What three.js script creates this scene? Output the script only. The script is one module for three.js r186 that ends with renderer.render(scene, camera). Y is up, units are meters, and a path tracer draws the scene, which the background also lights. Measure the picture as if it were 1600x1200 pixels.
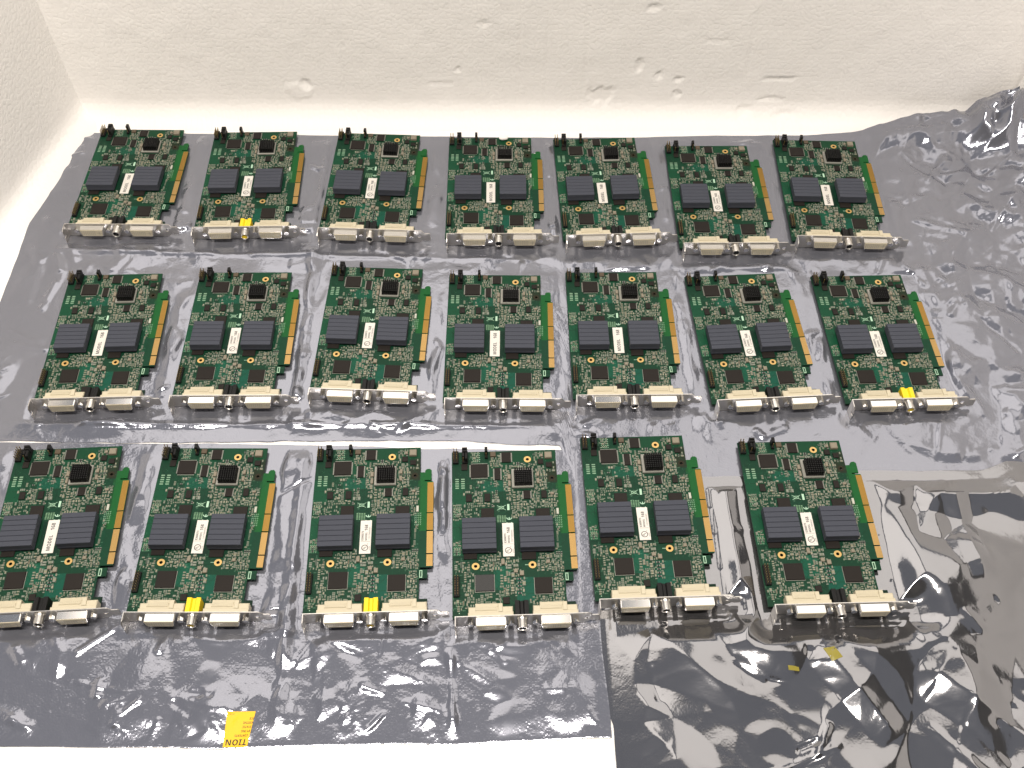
import * as THREE from 'three';
import { mergeGeometries } from 'three/addons/utils/BufferGeometryUtils.js';
import { RectAreaLightUniformsLib } from 'three/addons/lights/RectAreaLightUniformsLib.js';

// ------------------------------------------------------------------ camera, lamps, exposure
const scene = new THREE.Scene();
const camera = new THREE.PerspectiveCamera(39.83, 4 / 3, 0.02, 30);
camera.position.set(0, 0.8225, 0);
camera.rotation.order = 'YXZ';
camera.rotation.set(-0.93297, 0, 0.01019);
const renderer = new THREE.WebGLRenderer({ antialias: true });
renderer.toneMapping = THREE.LinearToneMapping;
renderer.toneMappingExposure = 0.94;
renderer.shadowMap.enabled = true;
scene.background = new THREE.Color().setRGB(0.225, 0.24, 0.28);   // the dim room above the box
RectAreaLightUniformsLib.init();

function ceilingLamp(name, label, x, y, z, w, d, level, color) {
  const root = new THREE.Group(); root.name = name; root.position.set(x, y, z);
  root.userData = { label, category: 'ceiling lamp' };
  const housing = new THREE.Mesh(new THREE.BoxGeometry(w + 0.04, 0.06, d + 0.04), new THREE.MeshStandardMaterial({ color: 0xd8d6d0, roughness: 0.5 }));
  housing.name = 'housing'; housing.position.y = 0.034; root.add(housing);
  const face = new THREE.Mesh(new THREE.PlaneGeometry(w, d), new THREE.MeshStandardMaterial({ color: 0xffffff, emissive: color, emissiveIntensity: Math.min(1.0, level * 0.3) }));
  face.name = 'lamp_diffuser'; face.rotation.x = Math.PI / 2; face.position.y = 0.001; root.add(face);
  const l = new THREE.RectAreaLight(color, level, w, d);
  l.position.set(0, -0.004, 0); l.rotation.x = -Math.PI / 2; root.add(l);
  scene.add(root);
}
const WARM = new THREE.Color().setRGB(1.0, 0.918, 0.82);
ceilingLamp('ceiling_lamp', 'narrow bright ceiling lamp above the table', -0.12, 1.75, -0.17, 1.2, 0.15, 80, WARM);
ceilingLamp('ceiling_lamp_001', 'wide soft ceiling lamp beyond the back foam wall', -0.5, 1.8, -2.25, 1.3, 2.3, 1.6, WARM);
ceilingLamp('ceiling_lamp_002', 'wide dim ceiling lamp beyond the back foam wall', 0.95, 1.8, -2.25, 1.2, 2.3, 1.3, WARM);

// ------------------------------------------------------------------ helpers
function rng(seed) { let a = seed >>> 0; return () => { a = (a + 0x6D2B79F5) | 0; let t = Math.imul(a ^ (a >>> 15), 1 | a); t = (t + Math.imul(t ^ (t >>> 7), 61 | t)) ^ t; return ((t ^ (t >>> 14)) >>> 0) / 4294967296; }; }
function hash2(i, j, s) { let h = Math.imul(i, 374761393) + Math.imul(j, 668265263) + Math.imul(s, 974634777); h = Math.imul(h ^ (h >>> 13), 1274126177); h ^= h >>> 16; return (h >>> 0) / 4294967296; }
const smooth = (a, b, x) => { const t = Math.min(1, Math.max(0, (x - a) / (b - a))); return t * t * (3 - 2 * t); };
function noise(x, z, s) {
  const i = Math.floor(x), j = Math.floor(z), fx = x - i, fz = z - j;
  const u = fx * fx * fx * (fx * (fx * 6 - 15) + 10), v = fz * fz * fz * (fz * (fz * 6 - 15) + 10);
  const a = hash2(i, j, s), b = hash2(i + 1, j, s), c = hash2(i, j + 1, s), d = hash2(i + 1, j + 1, s);
  return (a + (b - a) * u + (c - a) * v + (a - b - c + d) * u * v) * 2 - 1;
}
// piecewise flat facets on a bent triangle lattice: how a film creases
function facet(x, z, size, s, bend = 0.45) {
  let px = x / size, pz = z / size;
  const wx = noise(px * 0.9 + 7, pz * 0.9, s + 11), wz = noise(px * 0.9, pz * 0.9 + 3, s + 12);
  px += bend * wx; pz += bend * wz;
  const k = (px + pz) * 0.36602540378, qx = px + k, qz = pz + k;
  const i = Math.floor(qx), j = Math.floor(qz), fx = qx - i, fz = qz - j;
  const a = hash2(i, j, s), d = hash2(i + 1, j + 1, s);
  if (fx > fz) { const b = hash2(i + 1, j, s); return (a * (1 - fx) + b * (fx - fz) + d * fz) * 2 - 1; }
  const c = hash2(i, j + 1, s); return (a * (1 - fz) + c * (fz - fx) + d * fx) * 2 - 1;
}
const taken = {};
function numbered(name) { const n = taken[name] = (taken[name] ?? -1) + 1; return n ? `${name}_${String(n).padStart(3, '0')}` : name; }
function mesh(name, geometry, material, parent) {
  const m = new THREE.Mesh(geometry, material); m.name = name; m.castShadow = m.receiveShadow = true; parent.add(m); return m;
}
const std = (o) => new THREE.MeshStandardMaterial(o), phys = (o) => new THREE.MeshPhysicalMaterial(o);
const rgb = (r, g, b) => new THREE.Color().setRGB(r, g, b);

// ------------------------------------------------------------------ foam box: floor and walls
function beadTexture(seed) {
  const N = 1024, cells = 42, data = new Uint8Array(N * N * 4), r = rng(seed);
  const px = new Float32Array(cells * cells), pz = new Float32Array(cells * cells), ph = new Float32Array(cells * cells);
  for (let k = 0; k < cells * cells; k++) { px[k] = 0.1 + 0.8 * r(); pz[k] = 0.1 + 0.8 * r(); ph[k] = r(); }
  for (let j = 0; j < N; j++) for (let i = 0; i < N; i++) {
    const x = i / N * cells, z = j / N * cells, ci = Math.floor(x), cj = Math.floor(z);
    let d1 = 9, d2 = 9, hh = 0;
    for (let b = -1; b <= 1; b++) for (let a = -1; a <= 1; a++) {
      const I = (ci + a + cells) % cells, J = (cj + b + cells) % cells, k = J * cells + I;
      const dx = ci + a + px[k] - x, dz = cj + b + pz[k] - z, d = dx * dx + dz * dz;
      if (d < d1) { d2 = d1; d1 = d; hh = ph[k]; } else if (d < d2) d2 = d;
    }
    const e = Math.sqrt(d2) - Math.sqrt(d1);
    let v = 0.5 * Math.min(1, e * 1.8) + 0.42 * hh + 0.08 * hash2(i >> 2, j >> 2, seed + 5);
    v = Math.round(255 * Math.min(1, v)); const o = (j * N + i) * 4;
    data[o] = data[o + 1] = data[o + 2] = v; data[o + 3] = 255;
  }
  const t = new THREE.DataTexture(data, N, N); t.wrapS = t.wrapT = THREE.RepeatWrapping; t.magFilter = THREE.LinearFilter; t.needsUpdate = true; return t;
}
const beads = beadTexture(3);
const foam = std({ color: rgb(0.885, 0.865, 0.84), roughness: 0.85, bumpMap: beads, bumpScale: 0.00034 });
function uvPlanar(g, fu, fv) {
  const p = g.attributes.position, uv = new Float32Array(p.count * 2);
  for (let i = 0; i < p.count; i++) { uv[2 * i] = fu(p.getX(i), p.getY(i), p.getZ(i)); uv[2 * i + 1] = fv(p.getX(i), p.getY(i), p.getZ(i)); }
  g.setAttribute('uv', new THREE.BufferAttribute(uv, 2)); return g;
}
const BEAD = 0.25;
{
  const g = new THREE.BoxGeometry(1.36, 0.04, 1.2, 136, 1, 120); g.translate(0.03, -0.02, -0.5);
  const p = g.attributes.position;
  for (let i = 0; i < p.count; i++) if (p.getY(i) > -0.001) p.setY(i, -0.0006 + 0.0004 * noise(p.getX(i) * 25, p.getZ(i) * 25, 2));
  uvPlanar(g, (x) => x / BEAD, (x, y, z) => z / BEAD); g.computeVertexNormals();
  mesh('floor', g, foam, scene).userData = { kind: 'structure' };
}
// dents and scratches of the back wall: [x, height, half width, half height, depth, ragged]
const dents = [[-0.255, 0.034, 0.016, 0.009, -0.0013, 1], [-0.246, 0.043, 0.006, 0.007, 0.0022, 1], [0.097, 0.030, 0.017, 0.012, 0.0022, 1], [0.30, 0.052, 0.022, 0.0018, 0.002, 0], [0.295, 0.026, 0.022, 0.0018, 0.002, 0],
  [0.265, 0.012, 0.012, 0.005, 0.002, 1], [0.315, 0.008, 0.014, 0.003, 0.0018, 1], [0.137, 0.070, 0.004, 0.008, 0.002, 1], [0.160, 0.055, 0.003, 0.006, 0.002, 1], [0.183, 0.052, 0.006, 0.003, 0.002, 1], [0.183, 0.031, 0.006, 0.005, 0.002, 1],
  [0.146, 0.14, 0.009, 0.004, 0.0014, 1], [0.22, 0.10, 0.014, 0.0016, 0.001, 0], [-0.09, 0.045, 0.016, 0.002, 0.0015, 0], [-0.07, 0.063, 0.004, 0.003, 0.0018, 1], [-0.04, 0.12, 0.008, 0.003, 0.001, 1], [0.03, 0.05, 0.0012, 0.06, 0.0009, 0], [-0.2, 0.06, 0.0012, 0.04, 0.0008, 0], [0.0, 0.09, 0.0012, 0.08, 0.0008, 0], [0.26, 0.09, 0.0014, 0.05, 0.0008, 0], [0.075, 0.09, 0.0014, 0.07, 0.0008, 0]];
const COVE = 0.024;
function wallGeometry(len, height, thick, nx, ny, depth) {
  // a slab along local x from 0 to len, its face at local z = 0 looking to +z, leaning back as it rises
  const g = new THREE.BoxGeometry(len, height, thick, nx, ny, 1); g.translate(len / 2, height / 2 - 0.03, -thick / 2);
  const p = g.attributes.position;
  for (let i = 0; i < p.count; i++) {
    const x = p.getX(i), y = p.getY(i), front = p.getZ(i) > -0.001;
    const cove = front && y < COVE ? COVE - Math.sqrt(Math.max(0, COVE * COVE - (COVE - Math.max(0, y)) ** 2)) : 0;   // rounded foot of the moulded foam
    p.setZ(i, p.getZ(i) - 0.085 * y + cove + (front ? depth(x, y) : 0));
  }
  uvPlanar(g, (x) => x / BEAD, (x, y, z) => (y - (z < -0.03 ? z : 0)) / BEAD); g.computeVertexNormals(); return g;
}
{
  const g = wallGeometry(1.30, 0.36, 0.045, 520, 144, (lx, y) => {
    const x = lx - 0.66; let d = 0.0006 * noise(x * 14, y * 14, 31) + 0.0003 * noise(x * 60, y * 60, 32);
    for (const [dx, dy, w, h, dep, rag] of dents) {
      const a = (x - dx) / w, b = (y - dy) / h; if (Math.abs(a) > 1.6 || Math.abs(b) > 1.6) continue;
      const r = Math.sqrt(a * a + b * b) * (1 + (rag ? 0.35 * noise(x * 160, y * 160, 33) : 0)); d -= dep * (1 - smooth(0.75, 1.05, r));
    }
    return d;
  });
  const w = mesh('wall_back', g, foam, scene); w.userData = { kind: 'structure' }; w.position.set(-0.655, 0, -0.996); w.rotation.y = 0.0128;
  const l = mesh('wall_left', wallGeometry(0.9, 0.36, 0.045, 120, 48, (x, y) => 0.0008 * noise(x * 12, y * 12, 41)), foam, scene);
  l.userData = { kind: 'structure' }; l.position.set(-0.698, 0, -0.182); l.rotation.y = Math.PI / 2 - 0.2295;
  const r = mesh('wall_right', wallGeometry(0.9, 0.36, 0.045, 120, 48, (x, y) => 0.0008 * noise(x * 12, y * 12, 42)), foam, scene);
  r.userData = { kind: 'structure' }; r.position.set(0.5775, 0, -1.012); r.rotation.y = -Math.PI / 2 + 0.06;
}

// the dark sides of the room, mirrored in the glossy film
{
  const dark = std({ color: rgb(0.05, 0.045, 0.042), roughness: 0.8 });
  const wall = (name, w, h, d, x, y, z) => { const m = mesh(name, new THREE.BoxGeometry(w, h, d), dark, scene); m.position.set(x, y, z); m.userData = { kind: 'structure' }; };
  wall('wall_behind', 5.0, 3.2, 0.1, 0, 0.8, 0.8);
  wall('wall_side', 0.1, 3.2, 4.0, 1.9, 0.8, -1.1);
}

// ------------------------------------------------------------------ where the cards lie: [x, z of the board's far left corner in mm, turn in degrees]
const spots = [[-479.2, -968.3, -0.33], [-347.6, -965, -1.87], [-204, -966.7, 1.79], [-75.4, -959.7, -0.86], [44.7, -958.8, -2.9], [173.2, -949.5, -1.07], [299.7, -962.2, 0.84],
  [-458.2, -739.7, -2.5], [-324.6, -745.7, -0.95], [-188.7, -756.1, 1.51], [-66.2, -746, -0.28], [54.4, -750.9, -1.25], [177.9, -746.3, -4.03], [309.3, -748.7, -2.37],
  [-451.3, -524.3, -3.75], [-317.9, -528.5, -0.62], [-177.6, -528.2, -2.4], [-54.4, -527, -2.6], [63.4, -543.4, -2.66], [208.2, -540.3, -2.16]]
  .map(([x, z, deg]) => { const t = deg * Math.PI / 180; return { x, z, t, c: Math.cos(t), s: Math.sin(t) }; });
function cardDistance(x, z) {      // millimetres from the nearest card's outline, 0 under it
  let best = 1e9;
  for (const k of spots) {
    const dx = x - k.x, dz = z - k.z; if (dx < -60 || dx > 200 || dz < -60 || dz > 260) continue;
    const a = dx * k.c + dz * k.s, b = -dx * k.s + dz * k.c;
    const o = Math.hypot(Math.max(-1 - a, 0, a - 108), Math.max(-2 - b, 0, b - 177));
    const q = Math.hypot(Math.max(2 - a, 0, a - 122), Math.max(164 - b, 0, b - 172));
    best = Math.min(best, o, q);
  }
  return best;
}
const BAG_TOP = 1.2;   // mm, where the cards rest

// ------------------------------------------------------------------ antistatic bags (millimetres in, metres out)
function filmTexture(seed) {       // fine crinkles of the film
  const N = 1024, data = new Uint8Array(N * N * 4);
  for (let j = 0; j < N; j++) for (let i = 0; i < N; i++) {
    const x = i / N * 64, z = j / N * 64;
    let v = 0.5 + 0.22 * facet(x, z, 4.2, seed) + 0.15 * facet(x, z, 1.9, seed + 3) + 0.06 * noise(x * 3, z * 3, seed + 6);
    const e = Math.min(i, j, N - 1 - i, N - 1 - j) / 60; if (e < 1) v = 0.5 + (v - 0.5) * e;
    const o = (j * N + i) * 4; data[o] = data[o + 1] = data[o + 2] = Math.round(255 * Math.min(1, Math.max(0, v))); data[o + 3] = 255;
  }
  const t = new THREE.DataTexture(data, N, N); t.wrapS = t.wrapT = THREE.RepeatWrapping; t.magFilter = THREE.LinearFilter; t.needsUpdate = true; return t;
}
const crinkle = filmTexture(90);
const film = phys({ color: rgb(0.268, 0.277, 0.322), metalness: 0.66, roughness: 0.14, clearcoat: 0.4, clearcoatRoughness: 0.05, bumpMap: crinkle, bumpScale: 0.0005 });
const filmDark = phys({ color: rgb(0.30, 0.30, 0.315), metalness: 0.9, roughness: 0.1, clearcoat: 0.4, clearcoatRoughness: 0.02, bumpMap: crinkle, bumpScale: 0.00012 });
function ridge(x, z, x0, z0, x1, z1, w) {   // 1 on a straight crease, falling to 0 at w
  const dx = x1 - x0, dz = z1 - z0, L = dx * dx + dz * dz, t = ((x - x0) * dx + (z - z0) * dz) / L;
  if (t < 0 || t > 1) return 0;
  const d = Math.hypot(x - x0 - t * dx, z - z0 - t * dz) + 1.5 * Math.abs(noise(x / 18, z / 18, 77));
  return Math.max(0, 1 - d / w) * Math.min(1, 8 * Math.min(t, 1 - t));
}
function bagSheet(left, right, back, front, nx, nz, height) {
  const pos = [], uv = [], idx = [];
  const at = (u, v) => {
    const z0 = -950 + 800 * v; let x = left(z0) + (right(z0) - left(z0)) * u, z = back(x) + (front(x) - back(x)) * v;
    x = left(z) + (right(z) - left(z)) * u; z = back(x) + (front(x) - back(x)) * v; return [x, z];
  };
  for (let j = 0; j <= nz; j++) for (let i = 0; i <= nx; i++) {
    const [x, z] = at(i / nx, j / nz);
    const edge = Math.min(x - left(z), right(z) - x, z - back(x), front(x) - z);
    const y = height(x, z, Math.max(0, edge));
    const [yy, push] = Array.isArray(y) ? y : [y, 0];
    pos.push(x / 1000, yy / 1000, (z + push) / 1000); uv.push(x / 240, z / 240);
  }
  const W = nx + 1;
  for (let j = 0; j < nz; j++) for (let i = 0; i < nx; i++) { const a = j * W + i; idx.push(a, a + W, a + 1, a + 1, a + W, a + W + 1); }
  const rim = [];
  for (let i = 0; i < nx; i++) rim.push(i); for (let j = 0; j < nz; j++) rim.push(j * W + nx);
  for (let i = nx; i > 0; i--) rim.push(nz * W + i); for (let j = nz; j > 0; j--) rim.push(j * W);
  const base = pos.length / 3;      // the lower film: the same outline, 0.25 mm below
  for (const k of rim) { pos.push(pos[3 * k], pos[3 * k + 1] - 0.00025, pos[3 * k + 2]); uv.push(uv[2 * k], uv[2 * k + 1]); }
  rim.forEach((k, n) => { const m = (n + 1) % rim.length; idx.push(k, rim[m], base + n, rim[m], base + m, base + n); });
  const g = new THREE.BufferGeometry();
  g.setAttribute('position', new THREE.Float32BufferAttribute(pos, 3)); g.setAttribute('uv', new THREE.Float32BufferAttribute(uv, 2)); g.setIndex(idx); g.computeVertexNormals();
  return g;
}
const wob = (t, a, s) => a * noise(t / 45, 0.5, s) + 0.4 * a * noise(t / 14, 0.5, s + 1);
function creases(seed, count, x0, x1, z0, z1) {
  const r = rng(seed), list = [];
  for (let i = 0; i < count; i++) { const x = x0 + (x1 - x0) * r(), z = z0 + (z1 - z0) * r(), a = r() * Math.PI, l = 18 + 90 * r() * r(); list.push([x, z, x + l * Math.cos(a), z + l * Math.sin(a), 3 + 4.5 * r(), (r() < 0.7 ? 1 : -0.7) * (0.8 + 1.3 * r())]); }
  return (x, z) => { let h = 0; for (const [a, b, c, d, w, k] of list) { if (x < Math.min(a, c) - 9 || x > Math.max(a, c) + 9 || z < Math.min(b, d) - 9 || z > Math.max(b, d) + 9) continue; h += k * ridge(x, z, a, b, c, d, w); } return h; };
}
const backCreases = creases(8, 300, -530, 600, -970, -540), leftCreases = creases(9, 130, -560, 90, -530, -260), rightCreases = creases(10, 26, 90, 600, -500, -180);
const underCard = (x, z) => smooth(0, 8.5 + 6 * noise(x / 33, z / 33, 91), cardDistance(x, z) - 1.5 * (1 + noise(x / 17, z / 17, 92)));
function backHeight(x, z, edge) {
  const m = 0.06 + 0.94 * underCard(x, z);
  let h = 2.2 * facet(x, z, 95, 1, 0.8) + 1.9 * facet(x, z, 42, 2, 0.7) + backCreases(x, z) + 0.75 * (0.25 + smooth(0, 0.5, noise(x / 55, z / 55, 5))) * facet(x, z, 15, 3) + 0.8 * noise(x / 70, z / 70, 4);
  const wild = smooth(330, 500, x) * smooth(0, 40, edge);                       // loose film towards the right-hand wall
  h += wild * (7 * facet(x, z, 75, 6, 0.8) + 3.2 * facet(x, z, 32, 7, 0.7) + 0.9 * facet(x, z, 13, 17, 0.6) + 3);
  h += 2.6 * ridge(x, z, -216, -975, -206, -545, 7) - 1.2 * ridge(x, z, -205, -975, -196, -545, 6);
  h += 2.2 * ridge(x, z, 67, -800, 50, -560, 7) + 2.0 * ridge(x, z, 262, -880, 275, -560, 7);
  h += 1.8 * ridge(x, z, -520, -778, 30, -772, 6) + 2.2 * ridge(x, z, -480, -556, 40, -560, 5);
  h = 1.15 + m * (h + 0.7); const s = 0.8; h = s + (h > s ? h - s : (h - s) * 0.12);
  h = 0.35 + Math.max(0, h - 0.35) * smooth(0, 22, edge);
  if (x > 60 && z > -535) h = h + (0.6 - h) * smooth(-535, -522, z);     // flat where the other bag lies on it
  // the far right corner is pushed up against the foam
  const up = smooth(330, 575, x) * smooth(-925, -985, z), side = smooth(515, 580, x), rough = facet(x, z, 26, 13, 0.7), fold = facet(x + 40, z, 60, 14, 0.8);
  const lift = up * (29 + 6 * rough + 7 * fold + 3 * noise(x / 9, z / 20, 15)) + side * (17 + 7 * rough + 9 * fold) * (0.3 + 0.7 * smooth(-560, -900, z));
  return [h + lift, -up * 3];
}
function bag(name, label, g, material) {
  const o = mesh(numbered(name), g, material, scene); o.userData = { label, category: 'antistatic bag', group: 'antistatic bags' }; return o;
}
bag('antistatic_bag', 'large silver antistatic bag along the foam back wall, under two rows of cards', bagSheet(
  (z) => -524 + 16 * smooth(-915, -968, z) + wob(z, 1.2, 50), (z) => 577 + 26 * smooth(-950, -520, z) + wob(z, 3, 52),
  (x) => -968 - 7 * smooth(60, 300, x) - 22 * smooth(330, 560, x) + wob(x, 1.4, 54),
  (x) => -538 - 5 * smooth(-270, -130, x) + 4.5 * smooth(-70, 36, x) + 52 * smooth(44, 58, x) + wob(x, 2.0, 56), 640, 290, backHeight), film);
const frontLeft = bag('antistatic_bag', 'smooth silver antistatic bag with a yellow caution label on its edge', bagSheet(
  () => -600, (z) => 75 + 5 * smooth(-360, -270, z), (x) => -536.5 + 3 * smooth(-200, -40, x) + wob(x, 1.0, 60), (x) => -258 - 5 * smooth(-250, -60, x) - 6 * smooth(-60, 80, x) + wob(x, 0.8, 62), 430, 190,
  (x, z, edge) => {
    const m = 0.06 + 0.94 * underCard(x, z), calm = smooth(20, -30, x);
    let h = (0.5 + 0.5 * calm) * (2.6 * facet(x, z, 85, 21, 0.8) + 2.1 * facet(x, z, 38, 22, 0.7) + leftCreases(x, z) + 0.8 * (0.2 + smooth(0, 0.5, noise(x / 55, z / 55, 28))) * facet(x, z, 14, 23)) + 0.9 * noise(x / 60, z / 60, 24);
    h += smooth(-330, -275, z) * smooth(-330, -200, x) * smooth(0, -60, x) * (1.4 * facet(x, z, 20, 26) + 0.7 * facet(x, z, 9, 27));
    h += 2.6 * ridge(x, z, -190, -540, -180, -262, 8) + 2.2 * ridge(x, z, -48, -340, -42, -264, 6) - ridge(x, z, -168, -540, -160, -262, 7);
    h = 1.15 + m * (h + 0.8); const s = 0.8; h = s + (h > s ? h - s : (h - s) * 0.12);
    return Math.max(0.35, 1.25 * smooth(52, 60, x), 0.35 + (h - 0.35) * smooth(0, 22, edge));
  }), film);
const frontRightHeight = (x, z, edge) => {
  const d = cardDistance(x, z), m = 0.03 + 0.97 * smooth(0, 30, d);
  let h = 8.5 * facet(x, z, 120, 41, 0.8) + 4.2 * facet(x, z, 60, 42, 0.9) + 0.5 * facet(x, z, 26, 43, 0.6) + 1.2 * rightCreases(x, z) + 4 * noise(x / 90, z / 90, 44);
  h += 5 * ridge(x, z, 330, -330, 420, -250, 26) + 4 * ridge(x, z, 250, -345, 300, -270, 18) + 3 * ridge(x, z, 395, -500, 400, -400, 12);
  const s = 2.4; let y = s - 1.2 + m * (h + 8); y = s + (y > s ? y - s : (y - s) * 0.15);
  if (d < 2) y = Math.min(y, BAG_TOP + 0.75);
  const e = z < -490 ? 10 : 3; y = Math.min(y, 1.1 + 0.35 * (1 + facet(x, z, 18, 45)) * smooth(0, 6, edge) + Math.max(0, edge - e) * 0.3);
  if (z > -500) y = Math.min(y, Math.max(0.6, 0.6 + (x - 81) * 0.3));
  return y;
};
const frontRight = bag('antistatic_bag', 'glossy crumpled dark antistatic bag under two cards beside the smooth bag', bagSheet(
  (z) => 70 + 12.5 * smooth(-305, -276, z) + wob(z, 0.8, 70), () => 620, (x) => -507 - 8 * smooth(200, 320, x) - 18 * smooth(420, 480, x) + wob(x, 1.5, 72), () => -140, 360, 250, frontRightHeight), filmDark);

// ------------------------------------------------------------------ card geometry (millimetres; the group scales to metres by its vertices)
const MM = 0.001, OX = 53, OZ = 164;             // local origin: middle of the bracket's foot
const B0 = 4.0, B1 = 5.6;                         // underside and top of the board above the bracket's foot
const X = (a) => (a - OX) * MM, Z = (b) => (b - OZ) * MM, Y = (h) => (B1 + h) * MM;
function tri(list) {                              // [p0,p1,p2,...] non-indexed flat triangles
  const g = new THREE.BufferGeometry(); g.setAttribute('position', new THREE.Float32BufferAttribute(list.flat(), 3)); g.computeVertexNormals();
  g.setAttribute('uv', new THREE.Float32BufferAttribute(new Float32Array(list.length * 2), 2)); return g;
}
function blockTris(x0, x1, y0, y1, z0, z1, c) {   // a block with its upper edges chamfered by c
  const q = (a, b, d, e) => [a, b, d, a, d, e], m = y1 - c, o = [];
  const b = [[x0, y0, z0], [x1, y0, z0], [x1, y0, z1], [x0, y0, z1]], k = b.map(([x, , z]) => [x, m, z]);
  const t = [[x0 + c, y1, z0 + c], [x1 - c, y1, z0 + c], [x1 - c, y1, z1 - c], [x0 + c, y1, z1 - c]];
  for (let i = 0; i < 4; i++) { const j = (i + 1) % 4; o.push(...q(b[j], b[i], k[i], k[j])); if (c > 0) o.push(...q(k[j], k[i], t[i], t[j])); }
  const top = c > 0 ? t : k; o.push(...q(top[0], top[3], top[2], top[1])); return o;
}
function block(a0, a1, h0, h1, b0, b1, c = 0.2) { return tri(blockTris(X(a0), X(a1), Y(h0), Y(h1), Z(b0), Z(b1), c * MM)); }
function blocks(list) { return tri(list.flatMap(([a0, a1, h0, h1, b0, b1, c = 0]) => blockTris(X(a0), X(a1), Y(h0), Y(h1), Z(b0), Z(b1), c * MM))); }

const holes = [[68.7, 9.7, 1.5], [19.8, 116.5, 1.5], [68.2, 116.6, 1.5], [89.9, 30.4, 1.3]];
const outline = [[0, 0], [94.6, 0], [94.6, 27], [99, 27], [99, 25.2], [100.4, 23.6], [103.3, 23.4], [104.8, 25], [104.8, 35.2], [98.6, 35.2], [98.6, 36.5], [105.8, 36.7], [106.7, 37.8],
  [106.7, 68.8], [100.6, 68.8], [100.6, 69.6], [106.7, 69.6], [106.7, 86.4], [100.6, 86.4], [100.6, 87.4], [106.7, 87.4], [106.7, 109.1], [100.6, 109.1], [100.6, 110], [106.7, 110], [106.7, 121.2], [105.9, 122.2], [95.6, 122.2], [95.6, 124.4],
  [102.3, 124.4], [102.3, 132.4], [95.3, 132.4], [95.3, 151.4], [102.6, 151.4], [102.6, 163.7], [0, 163.7]];
function boardGeometry() {
  const s = new THREE.Shape(outline.map(([a, b]) => new THREE.Vector2(a, -b)));
  for (const [a, b, r] of holes) { const p = new THREE.Path(); p.absarc(a, -b, r, 0, Math.PI * 2, true); s.holes.push(p); }
  const g = new THREE.ExtrudeGeometry(s, { depth: B1 - B0, bevelEnabled: false, curveSegments: 10 });
  g.rotateX(-Math.PI / 2); g.translate(-OX, B0, -OZ); g.scale(MM, MM, MM);
  return uvPlanar(g, (x) => (x / MM + OX) / 110, (x, y, z) => 1 - (z / MM + OZ) / 168);
}
// large parts: [name, a0, a1, b0, b1, height, leads on]
const chips = [['control_chip', 17.0, 32.2, 14.2, 28.2, 1.5, 'xz'], ['memory_chip', 45.2, 53.6, 2, 12.8, 1.2, 'x'], ['flash_chip', 38.3, 43.6, 18.8, 31, 1.1, 'x'], ['driver_chip', 12.4, 17.6, 45.4, 53, 1.0, ''], ['driver_chip', 28.8, 33.8, 45.3, 53.4, 1.0, ''],
  ['driver_chip', 63.6, 69.6, 43.2, 51.8, 1.2, 'x'], ['driver_chip', 79.4, 84.2, 43.5, 51.2, 1.0, ''], ['driver_chip', 85.3, 90.5, 14.2, 19.2, 1.2, ''], ['driver_chip', 78, 83, 10.2, 15.6, 1.2, ''], ['memory_chip', 25.5, 36.8, 60.6, 75, 1.2, ''], ['memory_chip', 73.6, 85.8, 62.2, 75, 1.2, ''],
  ['memory_chip', 9.8, 21.2, 100, 110, 1.2, ''], ['memory_chip', 59.4, 71.7, 100, 111.8, 1.2, ''], ['decoder_chip', 19.3, 35.2, 125.2, 140.4, 1.6, 'f'], ['decoder_chip', 69.2, 84, 129.2, 143.8, 1.6, 'f'], ['driver_chip', 42.2, 47.6, 146.2, 152.2, 1.2, ''], ['driver_chip', 8.5, 14, 13.5, 20, 1.0, '']];
const keepOut = [...chips.map(([, a0, a1, b0, b1]) => [a0 - 1, a1 + 1, b0 - 1, b1 + 1]), [52.5, 73.6, 20, 41], [8, 39, 74, 106], [57.5, 88, 74, 106], [42.5, 54.5, 74.5, 109], [0, 17, -2, 13.5], [29, 35, -1, 8], [64.6, 72.8, 5.2, 14.2], [15.7, 24, 112.2, 121], [64.2, 72.4, 112.2, 121], [86.5, 93.5, 27, 34],
  [0.5, 8, 125.5, 146], [50.5, 64, 149, 164], [10, 51, 155.5, 164], [65, 103, 155.5, 164], [83.5, 92, 2.5, 11], [38.5, 52, 55, 75], [34.5, 41, 1, 7]];
const blocked = (a0, a1, b0, b1) => keepOut.some(([p, q, r, s]) => a1 > p && a0 < q && b1 > r && b0 < s);
// zones of small parts: [a0, a1, b0, b1, how many, grain]
const zones = [[46, 94, 12, 24, 70, 1.5], [46, 55, 20, 44, 60, 1.6], [73, 86, 20, 44, 60, 1.7], [48, 94, 42, 62, 190, 1.4], [46, 92, 60, 72, 80, 1.4], [34, 46, 3, 19, 40, 1.4], [16, 26, 1, 12, 24, 1.2], [10, 42, 42, 60, 95, 1.5], [1, 9, 55, 72, 40, 1.4], [9, 25, 58, 73, 36, 1.3], [33, 42, 60, 72, 12, 1.3],
  [1, 8, 92, 106, 26, 1.3], [22, 42, 103, 122, 80, 1.5], [42, 57, 109, 122, 26, 1.8], [72, 95, 104, 124, 130, 1.5], [87, 94, 70, 104, 26, 1.2], [40, 62, 120, 146, 90, 1.7], [8, 19, 112, 156, 95, 1.4], [84, 94, 124, 152, 62, 1.5], [17, 42, 142, 156, 70, 1.3], [64, 94, 144, 156, 70, 1.3], [1, 9, 110, 125, 18, 1.3], [1, 9, 147, 158, 14, 1.2],
  [33, 42, 28, 40, 12, 1.3], [14, 30, 30, 40, 16, 1.2], [73, 84, 2, 12, 20, 1.4], [39, 48, 139, 152, 22, 1.2]];
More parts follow.
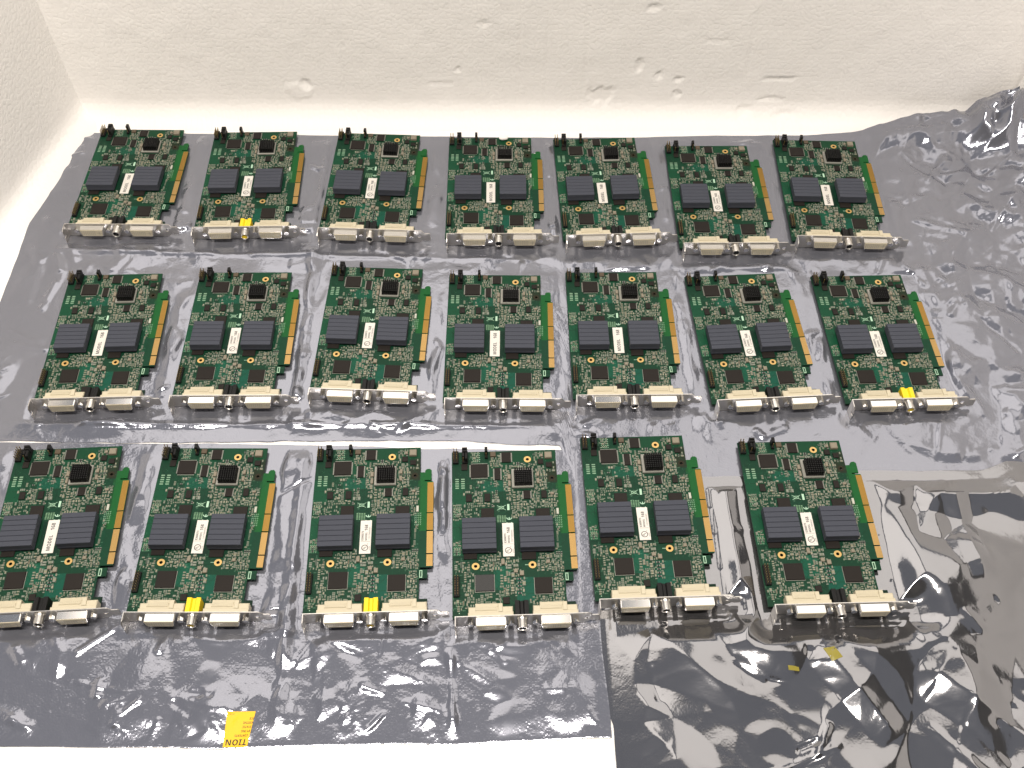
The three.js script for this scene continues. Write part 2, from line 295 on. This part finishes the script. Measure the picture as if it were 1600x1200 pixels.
function smallParts() {
  const r = rng(17), pos = [], col = [], placed = [];
  const shades = [[0.23, 0.22, 0.15], [0.16, 0.18, 0.13], [0.29, 0.27, 0.19], [0.21, 0.23, 0.18], [0.12, 0.14, 0.10], [0.02, 0.02, 0.02], [0.17, 0.12, 0.07], [0.03, 0.03, 0.028]], end = [0.20, 0.21, 0.18];
  const put = (a0, a1, b0, b1, h, c) => { for (const p of blockTris(X(a0), X(a1), Y(0.02), Y(h), Z(b0), Z(b1), 0)) { pos.push(p); col.push(...c); } };
  const one = (a, b, w, d, c, hh) => {
    if (blocked(a, a + w, b, b + d) || placed.some(([p, q, s, t]) => a + w > p - 0.2 && a < q + 0.2 && b + d > s - 0.2 && b < t + 0.2)) return false;
    placed.push([a, a + w, b, b + d]);
    if (w > d) { const e = w * 0.26; put(a, a + e, b, b + d, hh, end); put(a + e, a + w - e, b, b + d, hh * 0.96, c); put(a + w - e, a + w, b, b + d, hh, end); }
    else { const e = d * 0.26; put(a, a + w, b, b + e, hh, end); put(a, a + w, b + e, b + d - e, hh * 0.96, c); put(a, a + w, b + d - e, b + d, hh, end); }
    return true;
  };
  // rows of alike parts, as a board is laid out: decoupling rows, filter ladders, single larger capacitors
  for (const [a0, a1, b0, b1, n, grain] of zones) for (let k = 0, tries = 0; k < n * 0.64 && tries < n * 10; tries++) {
    const big = r() < 0.14, l = grain * (big ? 1.8 + 0.8 * r() : 0.95 + 0.4 * Math.floor(r() * 3)), t = l * (big ? 0.62 : 0.5), up = r() < 0.5, w = up ? t : l, d = up ? l : t;
    const count = big ? 1 + Math.floor(r() * 2) : 1 + Math.floor(r() * 5), pitch = t * (1.5 + 0.35 * Math.floor(r() * 3)), c = shades[Math.floor(r() * r() * 8)], hh = 0.25 + 0.42 * t;
    const a = Math.round((a0 + (a1 - a0 - w) * r()) / 0.5) * 0.5, b = Math.round((b0 + (b1 - b0 - d) * r()) / 0.5) * 0.5;
    for (let i = 0; i < count; i++) { const p = a + (up ? i * pitch : 0), q = b + (up ? 0 : i * pitch); if (p + w > a1 || q + d > b1) break; if (one(p, q, w, d, c, hh)) k++; }
  }
  const g = tri(pos); g.setAttribute('color', new THREE.Float32BufferAttribute(col, 3)); g.userData.placed = placed; return g;
}
const smallGeometry = smallParts();

// printed board: solder mask, tracks, pads and white print, nothing of light
function boardTexture() {
  const W = 1100, H = 1680, k = 10, c = document.createElement('canvas'); c.width = W; c.height = H; const g = c.getContext('2d'), r = rng(5);
  g.fillStyle = '#113d2d'; g.fillRect(0, 0, W, H);
  for (const [a, b, w, h, col] of [[0, 70, 9, 36, '#11503a'], [26, 32, 24, 11, '#105546'], [0, 33, 12, 24, '#114d38'], [35, 117, 14, 22, '#105848'], [54, 128, 15, 22, '#10564a'], [55, 0, 40, 12, '#114630'], [86, 72, 9, 40, '#114534'], [40, 76, 18, 34, '#0d3026'], [0, 120, 10, 44, '#103a2a'], [20, 12, 30, 18, '#114a35'], [60, 80, 26, 26, '#0f3428']]) { g.fillStyle = col; g.fillRect(a * k, b * k, w * k, h * k); }
  g.fillStyle = '#1b6030'; g.fillRect(946, 230, 160, 640); g.fillStyle = '#154f27'; g.fillRect(930, 360, 20, 500);
  g.fillStyle = '#124230'; g.fillRect(946, 872, 160, 400); g.fillStyle = '#0c2c20'; g.fillRect(946, 1510, 150, 160);
  g.fillStyle = '#2a2f22'; g.fillRect(850, 120, 96, 230); g.fillStyle = '#123c2c'; g.fillRect(850, 120, 40, 90);
  for (let n = 0; n < 520; n++) {             // tracks
    g.strokeStyle = ['#164a36', '#0b281c', '#18523c', '#123d30'][Math.floor(r() * 4)]; g.lineWidth = 1.2 + r() * 1.6; g.beginPath();
    let x = r() * 940, y = r() * H; g.moveTo(x, y);
    for (let q = 0; q < 3; q++) { const l = 20 + r() * 110, d = Math.floor(r() * 8) * Math.PI / 4; x += l * Math.cos(d); y += l * Math.sin(d); g.lineTo(x, y); } g.stroke();
  }
  for (let n = 0; n < 900; n++) { g.fillStyle = r() < 0.5 ? '#4b7a60' : '#0b2218'; g.beginPath(); g.arc(r() * 940, r() * H, 1.4 + r() * 1.5, 0, 7); g.fill(); }
  for (const [a0, a1, b0, b1] of smallGeometry.userData.placed) { g.fillStyle = r() < 0.6 ? '#4a5f50' : '#63725f'; const e = 2.5; g.fillRect(a0 * k - e, b0 * k - e, (a1 - a0) * k + 2 * e, (b1 - b0) * k + 2 * e); }
  g.fillStyle = '#93a08f';
  for (let n = 0; n < 260; n++) {             // part numbers in white print
    const z = zones[Math.floor(r() * zones.length)], x = (z[0] + (z[1] - z[0]) * r()) * k, y = (z[2] + (z[3] - z[2]) * r()) * k;
    g.save(); g.translate(x, y); if (r() < 0.5) g.rotate(-Math.PI / 2); g.font = '11px sans-serif'; g.fillText('CRUDJL'[Math.floor(r() * 6)] + (10 + Math.floor(r() * 889)), 0, 0); g.restore();
  }
  g.fillStyle = '#aab3a2';
  for (let j = 0; j < 5; j++) for (let i = 0; i < 2; i++) g.fillRect(30 + i * 52, 286 + j * 23, 32, 12);                       // ten bare pads
  for (let j = 0; j < 5; j++) for (let i = 0; i < 4; i++) { g.fillStyle = '#9aa890'; g.fillRect(394 + i * 21, 678 + j * 14, 15, 9); }
  for (const [x0, y0] of [[14, 560], [14, 935], [905, 690]]) for (let j = 0; j < 6; j++) for (let i = 0; i < 4; i++) { g.fillStyle = '#a9b5a2'; g.fillRect(x0 + i * 16, y0 + j * 22, 10, 5); g.fillRect(x0 + i * 16, y0 + j * 22, 4, 14); }
  for (let j = 0; j < 5; j++) for (let i = 0; i < 4; i++) { g.fillStyle = '#b5c0ae'; g.beginPath(); g.arc(190 + i * 20, 20 + j * 22, 5, 0, 7); g.fill(); }
  g.fillStyle = '#e8ebdf'; g.fillRect(486, 562, 20, 62);                                                                        // white bar
  g.strokeStyle = '#e8ebdf'; g.lineWidth = 8;                                                                                    // CE, read from the side
  g.beginPath(); g.arc(500, 744, 22, Math.PI * 0.05, Math.PI * 0.95); g.stroke(); g.beginPath(); g.arc(500, 696, 22, Math.PI * 0.05, Math.PI * 0.95); g.stroke(); g.beginPath(); g.moveTo(500, 696); g.lineTo(500, 716); g.stroke();
  g.strokeStyle = '#d5dccb'; g.lineWidth = 4; g.beginPath(); g.moveTo(396, 572); g.lineTo(474, 622); g.moveTo(396, 622); g.lineTo(474, 572); g.stroke(); g.strokeRect(414, 584, 40, 26);   // crossed-out bin
  g.fillStyle = '#d9decf'; g.fillRect(650, 1155, 0, 0); g.fillRect(618, 1162, 42, 5); g.fillRect(955, 1250, 26, 70); g.fillStyle = '#123c2c'; g.fillRect(962, 1258, 12, 54);
  g.fillStyle = '#a9b5a2'; g.fillRect(30, 1490, 60, 3); g.fillRect(30, 1530, 60, 3); g.fillRect(30, 1490, 3, 40); g.fillRect(88, 1490, 3, 40);
  g.fillStyle = '#c9d0bf'; g.beginPath(); g.arc(56, 1592, 5, 0, 7); g.fill();
  g.fillStyle = '#3a2c20'; g.beginPath(); g.arc(899, 304, 30, 0, 7); g.fill();
  const t = new THREE.CanvasTexture(c); t.colorSpace = THREE.SRGBColorSpace; t.anisotropy = 8; return t;
}
function stickerTexture(kind) {
  const c = document.createElement('canvas'); c.width = 640; c.height = 192; const g = c.getContext('2d');
  g.fillStyle = '#dad6ce'; g.fillRect(0, 0, 640, 192); g.fillStyle = '#1c1a1e';
  if (kind === 'model') { g.font = 'bold 88px sans-serif'; g.fillText('MODEL', 40, 128); g.fillText('168', 440, 128); }
  else {
    g.font = 'bold 48px sans-serif'; g.fillText('E300073', 250, 62); g.font = 'bold 46px sans-serif'; g.fillText('MODEL', 250, 122); g.font = 'bold 72px sans-serif'; g.fillText('168', 440, 126); g.font = '34px sans-serif'; g.fillText('1101708800301', 270, 172);
    g.fillRect(232, 16, 4, 160); g.lineWidth = 11; g.strokeStyle = '#1c1a1e'; g.beginPath(); g.arc(112, 92, 52, 0, 7); g.stroke();
    g.font = 'bold 50px sans-serif'; g.fillText('U', 80, 92); g.fillText('L', 112, 118); g.font = '26px sans-serif'; g.fillText('c', 34, 140); g.fillText('us', 168, 140); g.fillText('LISTED', 62, 180);
  }
  const t = new THREE.CanvasTexture(c); t.colorSpace = THREE.SRGBColorSpace; return t;
}
const M = {
  board: phys({ map: boardTexture(), color: rgb(0.5, 0.72, 0.6), roughness: 0.5, specularIntensity: 0.4 }),
  small: phys({ vertexColors: true, roughness: 0.5, specularIntensity: 0.5 }),
  chip: phys({ specularIntensity: 0.3, color: rgb(0.018, 0.015, 0.013), roughness: 0.6 }), chipGloss: std({ color: rgb(0.012, 0.012, 0.012), roughness: 0.12 }),
  lead: std({ color: rgb(0.38, 0.37, 0.33), metalness: 0.8, roughness: 0.4 }),
  goldDark: std({ color: rgb(0.42, 0.225, 0.05), metalness: 0.75, roughness: 0.42 }), gold: std({ color: rgb(0.58, 0.36, 0.13), metalness: 0.75, roughness: 0.4 }),
  ring: std({ color: rgb(0.68, 0.45, 0.17), metalness: 0.7, roughness: 0.4 }),
  sink: phys({ color: rgb(0.056, 0.061, 0.078), specularIntensity: 0.3, roughness: 0.5 }),
  black: phys({ color: rgb(0.010, 0.010, 0.010), roughness: 0.45, specularIntensity: 0.4 }),
  frame: std({ color: rgb(0.30, 0.295, 0.26), metalness: 0.4, roughness: 0.45 }),
  cream: std({ color: rgb(0.54, 0.485, 0.355), roughness: 0.5 }), 
  steel: std({ color: rgb(0.74, 0.71, 0.66), metalness: 1, roughness: 0.3 }), shell: std({ color: rgb(0.86, 0.84, 0.80), metalness: 1, roughness: 0.13 }),
  yellow: std({ color: rgb(0.85, 0.60, 0.01), roughness: 0.4 }), pin: std({ color: rgb(0.36, 0.27, 0.13), metalness: 0.8, roughness: 0.4 }),
  brown: std({ color: rgb(0.085, 0.06, 0.035), roughness: 0.5 }), tan: std({ color: rgb(0.22, 0.19, 0.14), roughness: 0.5 }), white: std({ color: rgb(0.45, 0.45, 0.38), roughness: 0.5 }),
  model: std({ map: stickerTexture('model'), roughness: 0.45 }), listed: std({ map: stickerTexture('listed'), roughness: 0.45 }),
};
// shared part geometries
const G = { board: boardGeometry() };
G.gold = [[37.8, 68.7], [69.7, 86.3], [87.5, 109], [110.1, 121.2]].map(([b0, b1]) => {
  const n = Math.round(b1 - b0), list = []; for (let i = 0; i < n; i++) { const p = b0 + (b1 - b0) * i / n; list.push([101.3, 106.65, -0.02, 0.06, p + 0.1, p + (b1 - b0) / n - 0.1]); } return blocks(list);
});
G.ring = holes.slice(0, 3).map(([a, b, r]) => { const s = new THREE.Shape(); s.absarc(0, 0, 3.3, 0, Math.PI * 2); const p = new THREE.Path(); p.absarc(0, 0, r - 0.05, 0, Math.PI * 2, true); s.holes.push(p); const g = new THREE.ExtrudeGeometry(s, { depth: 0.09, bevelEnabled: false, curveSegments: 16 }); g.rotateX(-Math.PI / 2); g.scale(MM, MM, MM); g.translate(X(a), Y(-0.02), Z(b)); return g; });
G.chip = chips.map(([, a0, a1, b0, b1, h]) => block(a0, a1, 0.1, h, b0, b1, 0.18));
G.leads = chips.map(([, a0, a1, b0, b1, , side]) => {
  const l = []; if (side.includes('x')) for (let b = b0 + 0.5; b < b1 - 0.5; b += 1.0) l.push([a0 - 1.2, a0, 0.02, 0.4, b, b + 0.55], [a1, a1 + 1.2, 0.02, 0.4, b, b + 0.55]);
  if (side.includes('z')) for (let a = a0 + 0.5; a < a1 - 0.5; a += 1.0) l.push([a, a + 0.55, 0.02, 0.4, b0 - 1.2, b0], [a, a + 0.55, 0.02, 0.4, b1, b1 + 1.2]);
  if (side === 'f') l.push([a0 - 0.45, a1 + 0.45, 0.02, 0.09, b0 - 0.45, b1 + 0.45]);
  return l.length ? blocks(l) : null;
});
G.sinks = [[8.8, 38.1], [58.3, 87.4]].map(([a0, a1]) => ({ chip: block(a0 + 1, a1 - 1, 0.05, 2.4, 76.5, 103.8, 0.2), base: block(a0, a1, 2.4, 4.6, 74.9, 105.3, 0.2), fins: [0, 1, 2, 3, 4, 5].map((i) => block(a0, a1, 4.55, 10.4, 74.9 + i * 5.08, 74.9 + i * 5.08 + 4.84, 0.3)) }));
{ const l = []; for (let i = 0; i < 8; i++) for (let j = 0; j < 8; j++) l.push([56.2 + i * 2, 57.6 + i * 2, 3.1, 8.2, 23.2 + j * 2, 24.6 + j * 2, 0.15]); G.pins = blocks(l); G.pinBase = block(55.8, 72, 2.2, 3.2, 22.8, 39, 0.1); G.pinFrame = block(53.4, 73.2, 0.1, 2.2, 20.6, 40.6, 0.5); }
function header(a0, b0, nx, nz, pitch, len) {
  const l = []; for (let i = 0; i < nx; i++) for (let j = 0; j < nz; j++) { const a = a0 + 1.2 + i * pitch, b = b0 + 1.2 + j * pitch; l.push([a - 0.32, a + 0.32, 2.4, len, b - 0.32, b + 0.32, 0.12]); }
  return { body: block(a0, a0 + 0.2 + nx * pitch, 0.05, 2.5, b0, b0 + 0.2 + nz * pitch, 0.25), pins: blocks(l) };
}
G.headA = header(0.8, 0.2, 2, 5, 2.54, 8.4); G.headB = header(9.2, 0.2, 2, 5, 2.54, 8.4); G.headC = header(30, 0.4, 1, 3, 2.54, 7.5); G.headD = header(1.2, 126.4, 2, 8, 2.3, 6.2);
G.jumpers = blocks([[9.4, 14.2, 2.6, 9.2, 0.6, 2.6, 0.3], [9.4, 14.2, 2.6, 9.0, 3.2, 5.2, 0.3], [9.4, 11.6, 2.6, 8.6, 5.8, 10.2, 0.3], [12, 14.2, 2.6, 8.6, 5.8, 12.6, 0.3]]); G.jumperC = block(29.9, 32.6, 2.6, 8.8, 0.4, 5.2, 0.3);
G.inductor = block(84.4, 91, 0.05, 3, 3.5, 10, 0.6); G.tantalum = block(34.9, 40, 0.05, 1.8, 1.6, 6.5, 0.3); G.led = block(91.8, 93.9, 0.05, 1.2, 62.2, 68.2, 0.2);
G.caps = [[87.5, 46, 3.2, 2], [80.5, 5, 2.4, 2.8], [76, 31, 2.4, 5], [76.2, 24, 2.4, 4.6], [50, 26, 2.8, 5], [50.4, 33, 2.2, 5.4], [41.6, 111, 3, 5], [80, 113, 3.2, 3], [57, 122.4, 3.6, 4.4], [52, 120.6, 3.6, 3.4]].map(([a, b, w, d]) => block(a, a + w, 0.05, 1.8, b, b + d, 0.3));
G.sticker = (() => { const g = block(43.6, 53.3, 0.0, 0.12, 75.4, 107.9, 0); return uvPlanar(g, (x, y, z) => (107.9 - (z / MM + OZ)) / 32.5, (x) => 1 - (x / MM + OX - 43.6) / 9.7); })();
// rear connectors
function hex(a, h, b0, b1, r) { const g = new THREE.CylinderGeometry(r * MM, r * MM, (b1 - b0) * MM, 6).toNonIndexed(); g.rotateX(Math.PI / 2); g.translate(X(a), Y(h), Z((b0 + b1) / 2)); g.computeVertexNormals(); return g; }
function dShape(w, h, taper, r) {
  const p = [[-w / 2 + taper, -h / 2], [w / 2 - taper, -h / 2], [w / 2, h / 2], [-w / 2, h / 2]].map((q) => new THREE.Vector2(...q)), out = [];
  for (let i = 0; i < 4; i++) { const a = p[(i + 3) % 4], b = p[i], c = p[(i + 1) % 4], u = a.clone().sub(b).normalize().multiplyScalar(r).add(b), v = c.clone().sub(b).normalize().multiplyScalar(r).add(b); for (let t = 0; t <= 4; t++) { const s = t / 4; out.push(new THREE.Vector2((1 - s) ** 2 * u.x + 2 * s * (1 - s) * b.x + s * s * v.x, (1 - s) ** 2 * u.y + 2 * s * (1 - s) * b.y + s * s * v.y)); } }
  return out;
}
G.video = [31.6, 84.6].map((c) => {
  const ribs = []; for (let i = 0; i < 12; i++) ribs.push([c - 11.6 + i * 1.45, c - 10.9 + i * 1.45, 8.9, 9.35, 155.8, 158.6]);
  const body = mergeGeometries([block(c - 18.2, c + 18.2, 0.1, 9.2, 158.2, 167.2, 0.7), block(c - 12.6, c + 9.5, 0.1, 9.0, 155.2, 158.4, 0.4), block(c + 6.2, c + 9.8, 9.1, 10.4, 156, 163.4, 0.3), block(c - 12.6, c + 5.2, 9.1, 9.9, 158.4, 161.8, 0.3), block(c - 18.6, c + 18.6, 0.1, 10.6, 163.6, 167.2, 0.5), blocks(ribs)]);
  const slots = []; for (let i = 0; i < 11; i++) for (let j = 0; j < 2; j++) slots.push([c - 11.6 + i * 1.5, c - 10.8 + i * 1.5, 9.85, 10.25, 158.8 + j * 1.4, 159.7 + j * 1.4]);
  const outer = new THREE.Shape(dShape(25.2, 9.4, 1.6, 1.2)), inner = dShape(24.2, 8.4, 1.5, 0.9); outer.holes.push(new THREE.Path(inner));
  const shell = new THREE.ExtrudeGeometry(outer, { depth: 7.2, bevelEnabled: false }); shell.scale(MM, MM, MM); shell.translate(X(c), Y(6.0), Z(168.0));
  const core = new THREE.ExtrudeGeometry(new THREE.Shape(dShape(23.9, 8.1, 1.5, 0.8)), { depth: 7.4, bevelEnabled: true, bevelSize: 0.15, bevelThickness: 0.2, bevelSegments: 1 }); core.scale(MM, MM, MM); core.translate(X(c), Y(6.0), Z(168.0));
  const face = []; for (let i = 0; i < 8; i++) for (let j = 0; j < 3; j++) face.push([c - 10.4 + i * 1.9, c - 9.5 + i * 1.9, 3.6 + j * 1.9, 4.5 + j * 1.9, 175.55, 175.66]);
  face.push([c + 5.6, c + 11, 5.75, 6.1, 175.55, 175.66], [c + 8.1, c + 8.5, 3.4, 8.4, 175.55, 175.66]);
  return { body, slots: blocks(slots), shell, core, contacts: blocks(face), screws: [-16.6, 16.6].map((d) => hex(c + d, 6.0, 168.0, 173.2, 2.7)) };
});
{
  const c = 57.2, s = new THREE.Shape([[-5.4, 0], [5.4, 0], [5.4, 10.4], [2.2, 10.4], [1.2, 8.6], [-1.2, 8.6], [-2.2, 10.4], [-5.4, 10.4]].map((q) => new THREE.Vector2(...q)));
  const g = new THREE.ExtrudeGeometry(s, { depth: 12.6, bevelEnabled: true, bevelSize: 0.2, bevelThickness: 0.2, bevelSegments: 1 }); g.scale(MM, MM, MM); g.translate(X(c), Y(0.25), Z(154.2)); G.jackBody = g;
  const pr = [[4.6, 0], [4.6, 1.4], [4.1, 1.6], [4.1, 8.6], [3.7, 9], [3.1, 9], [3.1, 7.8]].map(([r, h]) => new THREE.Vector2(r * MM, h * MM)), l = new THREE.LatheGeometry(pr, 20); l.rotateX(Math.PI / 2); l.translate(X(c), Y(5.6), Z(168)); G.jackBarrel = l;
  const i = new THREE.CylinderGeometry(3.1 * MM, 3.1 * MM, 8.0 * MM, 18); i.rotateX(Math.PI / 2); i.translate(X(c), Y(5.6), Z(172)); G.jackCore = i;
}
{
  const lo = -5.4, hi = 12, s = new THREE.Shape([[3, lo], [108.5, lo], [112.2, lo + 2.6], [113.4, lo + 4.2], [114.4, lo + 4.2], [115, lo + 3.2], [120, lo + 3.4], [121, lo + 4.6], [121, hi - 4.8], [120, hi - 3.8], [115, hi - 3.8], [114.2, hi - 2.8], [112.4, hi - 0.6], [111, hi], [3, hi]].map((q) => new THREE.Vector2(...q)));
  const hole = new THREE.Path(); hole.absarc(109.3, 3.6, 1.9, 0, Math.PI * 2, true); s.holes.push(hole);
  const g = new THREE.ExtrudeGeometry(s, { depth: 0.75, bevelEnabled: false, curveSegments: 12 }); g.scale(MM, MM, MM); g.translate(-OX * MM, B1 * MM, Z(167.25)); G.bracket = g;
  const f = new THREE.Shape([[0, lo], [11.2, lo], [11.2, lo + 6.4], [7.4, lo + 6.4], [7.4, lo + 9.6], [11.2, lo + 9.6], [11.2, hi - 2], [8.6, hi], [0, hi]].map((q) => new THREE.Vector2(...q)));
  const h = new THREE.ExtrudeGeometry(f, { depth: 0.75, bevelEnabled: false }); h.rotateY(-Math.PI / 2); h.scale(MM, MM, MM); h.translate(X(3.0), B1 * MM, Z(167.3)); G.flange = h;
}
function card(kind, jack, odd) {
  const o = new THREE.Group();
  const b = mesh('board', G.board, M.board, o);
  mesh('small_components', smallGeometry, M.small, b).userData.kind = 'stuff';
  G.gold.forEach((g, i) => mesh('gold_contacts', g, i < 2 ? M.goldDark : M.gold, o));
  G.ring.forEach((g) => mesh('gold_ring', g, M.ring, o));
  chips.forEach(([n], i) => { const c = mesh(n, G.chip[i], odd && i === 13 ? M.chipGloss : M.chip, o); if (G.leads[i]) mesh('leads', G.leads[i], chips[i][6] === 'f' ? M.frame : M.lead, c); });
  for (const s of G.sinks) { const h = mesh('heatsink', s.base, M.sink, o); s.fins.forEach((f) => mesh('fin', f, M.sink, h)); mesh('covered_chip', s.chip, M.chip, h); }
  const p = mesh('pin_heatsink', G.pinBase, M.black, o); mesh('pins', G.pins, M.black, p); mesh('chip_package', G.pinFrame, M.frame, p);
  [[G.headA, 0], [G.headB, G.jumpers], [G.headC, G.jumperC], [G.headD, 0]].forEach(([h, j]) => { const m = mesh('pin_header', h.body, M.black, o); mesh('pins', h.pins, M.pin, m); if (j) mesh('jumper', j, M.black, m); });
  mesh('inductor', G.inductor, M.tan, o); mesh('capacitor', G.tantalum, M.brown, o); mesh('indicator', G.led, M.white, o);
  G.caps.forEach((g, i) => mesh('capacitor', g, M.tan, o));
  mesh('sticker', G.sticker, kind === 'model' ? M.model : M.listed, o);
  for (const v of G.video) {
    const m = mesh('video_connector', v.body, M.cream, o); mesh('ribs', v.slots, M.cream, m); mesh('metal_shell', v.shell, M.shell, m); mesh('insulator', v.core, M.cream, m); mesh('contacts', v.contacts, M.lead, m);
    v.screws.forEach((s) => mesh('hex_screw', s, M.shell, m));
  }
  const jk = mesh('round_jack', G.jackBody, jack === 'yellow' ? M.yellow : M.black, o); mesh('barrel', G.jackBarrel, M.steel, jk); mesh('jack_core', G.jackCore, jack === 'yellow' ? M.yellow : M.black, jk);
  const br = mesh('bracket', G.bracket, M.steel, o); mesh('flange', G.flange, M.steel, br);
  return o;
}
const rows = [['back wall row', 7], ['middle row', 7], ['caution label row', 6]], ordinal = ['first', 'second', 'third', 'fourth', 'fifth', 'sixth', 'seventh'];
const modelCards = new Set([1, 4, 5, 7, 8, 11, 12, 15]), yellowCards = new Set([2, 14, 16, 17]);
let n = 0;
for (const [row, count] of rows) for (let i = 0; i < count; i++) {
  n++; const k = spots[n - 1], isModel = modelCards.has(n), isYellow = yellowCards.has(n), o = card(isModel ? 'model' : 'listed', isYellow ? 'yellow' : 'black', n === 18);
  o.name = numbered('circuit_card');
  const ax = OX, bz = OZ;
  o.position.set((k.x + ax * k.c - bz * k.s) / 1000, (n > 18 ? BAG_TOP + 1.1 : BAG_TOP + 0.15) / 1000, (k.z + ax * k.s + bz * k.c) / 1000);
  o.rotation.order = 'YXZ'; o.rotation.set(-0.0115, -k.t, 0);
  o.userData = { label: `green card, ${isYellow ? 'yellow' : 'black'} jack, ${isModel ? 'model-number' : 'listing'} sticker, ${row}, ${ordinal[i]} from foam side wall`, category: 'circuit card', group: 'circuit cards laid out in three rows' };
  scene.add(o);
}

// ------------------------------------------------------------------ prints on the bags, crumbs
function onBag(corners, heightOf, lift, nx = 14, nz = 14) {      // a patch of film print that follows the bag
  const pos = [], uv = [], idx = [];
  for (let j = 0; j <= nz; j++) for (let i = 0; i <= nx; i++) {
    const u = i / nx, v = j / nz, p = [0, 1].map((q) => (corners[0][q] * (1 - u) + corners[1][q] * u) * (1 - v) + (corners[3][q] * (1 - u) + corners[2][q] * u) * v);
    pos.push(p[0] / 1000, (heightOf(p[0], p[1]) + lift) / 1000, p[1] / 1000); uv.push(u, 1 - v);
  }
  for (let j = 0; j < nz; j++) for (let i = 0; i < nx; i++) { const a = j * (nx + 1) + i; idx.push(a, a + nx + 1, a + 1, a + 1, a + nx + 1, a + nx + 2); }
  const g = new THREE.BufferGeometry(); g.setAttribute('position', new THREE.Float32BufferAttribute(pos, 3)); g.setAttribute('uv', new THREE.Float32BufferAttribute(uv, 2)); g.setIndex(idx); g.computeVertexNormals(); return g;
}
function surfaceOf(o) {           // height of a bag's own mesh near a point, in millimetres
  const p = o.geometry.attributes.position; return (x, z) => { let best = 1e9, y = 0; for (let i = 0; i < p.count; i++) { const d = (p.getX(i) * 1000 - x) ** 2 + (p.getZ(i) * 1000 - z) ** 2; if (d < best) { best = d; y = p.getY(i) * 1000; } } return y; };
}
{
  const c = document.createElement('canvas'); c.width = 440; c.height = 520; const g = c.getContext('2d');
  g.fillStyle = '#f2bd00'; g.fillRect(0, 0, 440, 520); g.translate(440, 520); g.rotate(Math.PI); g.fillStyle = '#161204';
  // drawn upside down, as the label lies: only the right-hand end of the text is on this side of the fold
  g.save(); g.scale(1.25, 1); g.font = 'bold 124px sans-serif'; g.fillText('TION', 22, 112); g.restore(); g.font = 'bold 46px sans-serif';
  g.fillText('CONTENTS', 28, 182); g.fillText('BY ING', 10, 246); g.fillText('STATIC', 10, 308); g.fillText('SENSITIVE', -66, 368); g.fillText('DEVICE', -90, 428); g.font = '22px sans-serif'; g.fillText('PRT 708', 320, 492);
  const t = new THREE.CanvasTexture(c); t.colorSpace = THREE.SRGBColorSpace;
  mesh('caution_label', onBag([[-219.8, -285.4], [-198, -286.6], [-200.9, -259.4], [-219.5, -258.9]], surfaceOf(frontLeft), 0.35), std({ map: t, roughness: 0.6 }), frontLeft).userData.label = 'yellow caution label printed upside down';
  const olive = std({ color: rgb(0.26, 0.22, 0.03), roughness: 0.4 }), s = surfaceOf(frontRight);
  mesh('yellow_print', onBag([[222.5, -325.4], [231.5, -325], [231.8, -321.4], [222.9, -321.8]], s, 0.25, 6, 4), olive, frontRight);
  mesh('yellow_print', onBag([[253, -340], [262, -341], [267, -332], [258, -328]], s, 0.25, 8, 8), olive, frontRight);
}
{
  const crumb = (x, y, z, r, seed, label) => {
    const g = new THREE.IcosahedronGeometry(r, 2), p = g.attributes.position;
    for (let i = 0; i < p.count; i++) { const q = 1 + 0.35 * noise(p.getX(i) / r * 1.3 + seed, p.getY(i) / r * 1.3 + p.getZ(i) / r, seed); p.setXYZ(i, p.getX(i) * q * 1.3, p.getY(i) * q * 0.7, p.getZ(i) * q); }
    g.computeVertexNormals(); const m = mesh(numbered('foam_crumb'), g, std({ color: rgb(0.86, 0.85, 0.82), roughness: 0.9 }), scene); m.position.set(x, y, z); m.userData = { label, category: 'foam crumb' };
  };
  crumb(-0.0125, 0.0078, -0.958, 0.0042, 4, 'white foam crumb at the far edge of a green card');
  crumb(0.0235, 0.0035, -0.934, 0.0022, 6, 'tiny white foam crumb beside the notch of a green card');
}
renderer.render(scene, camera);
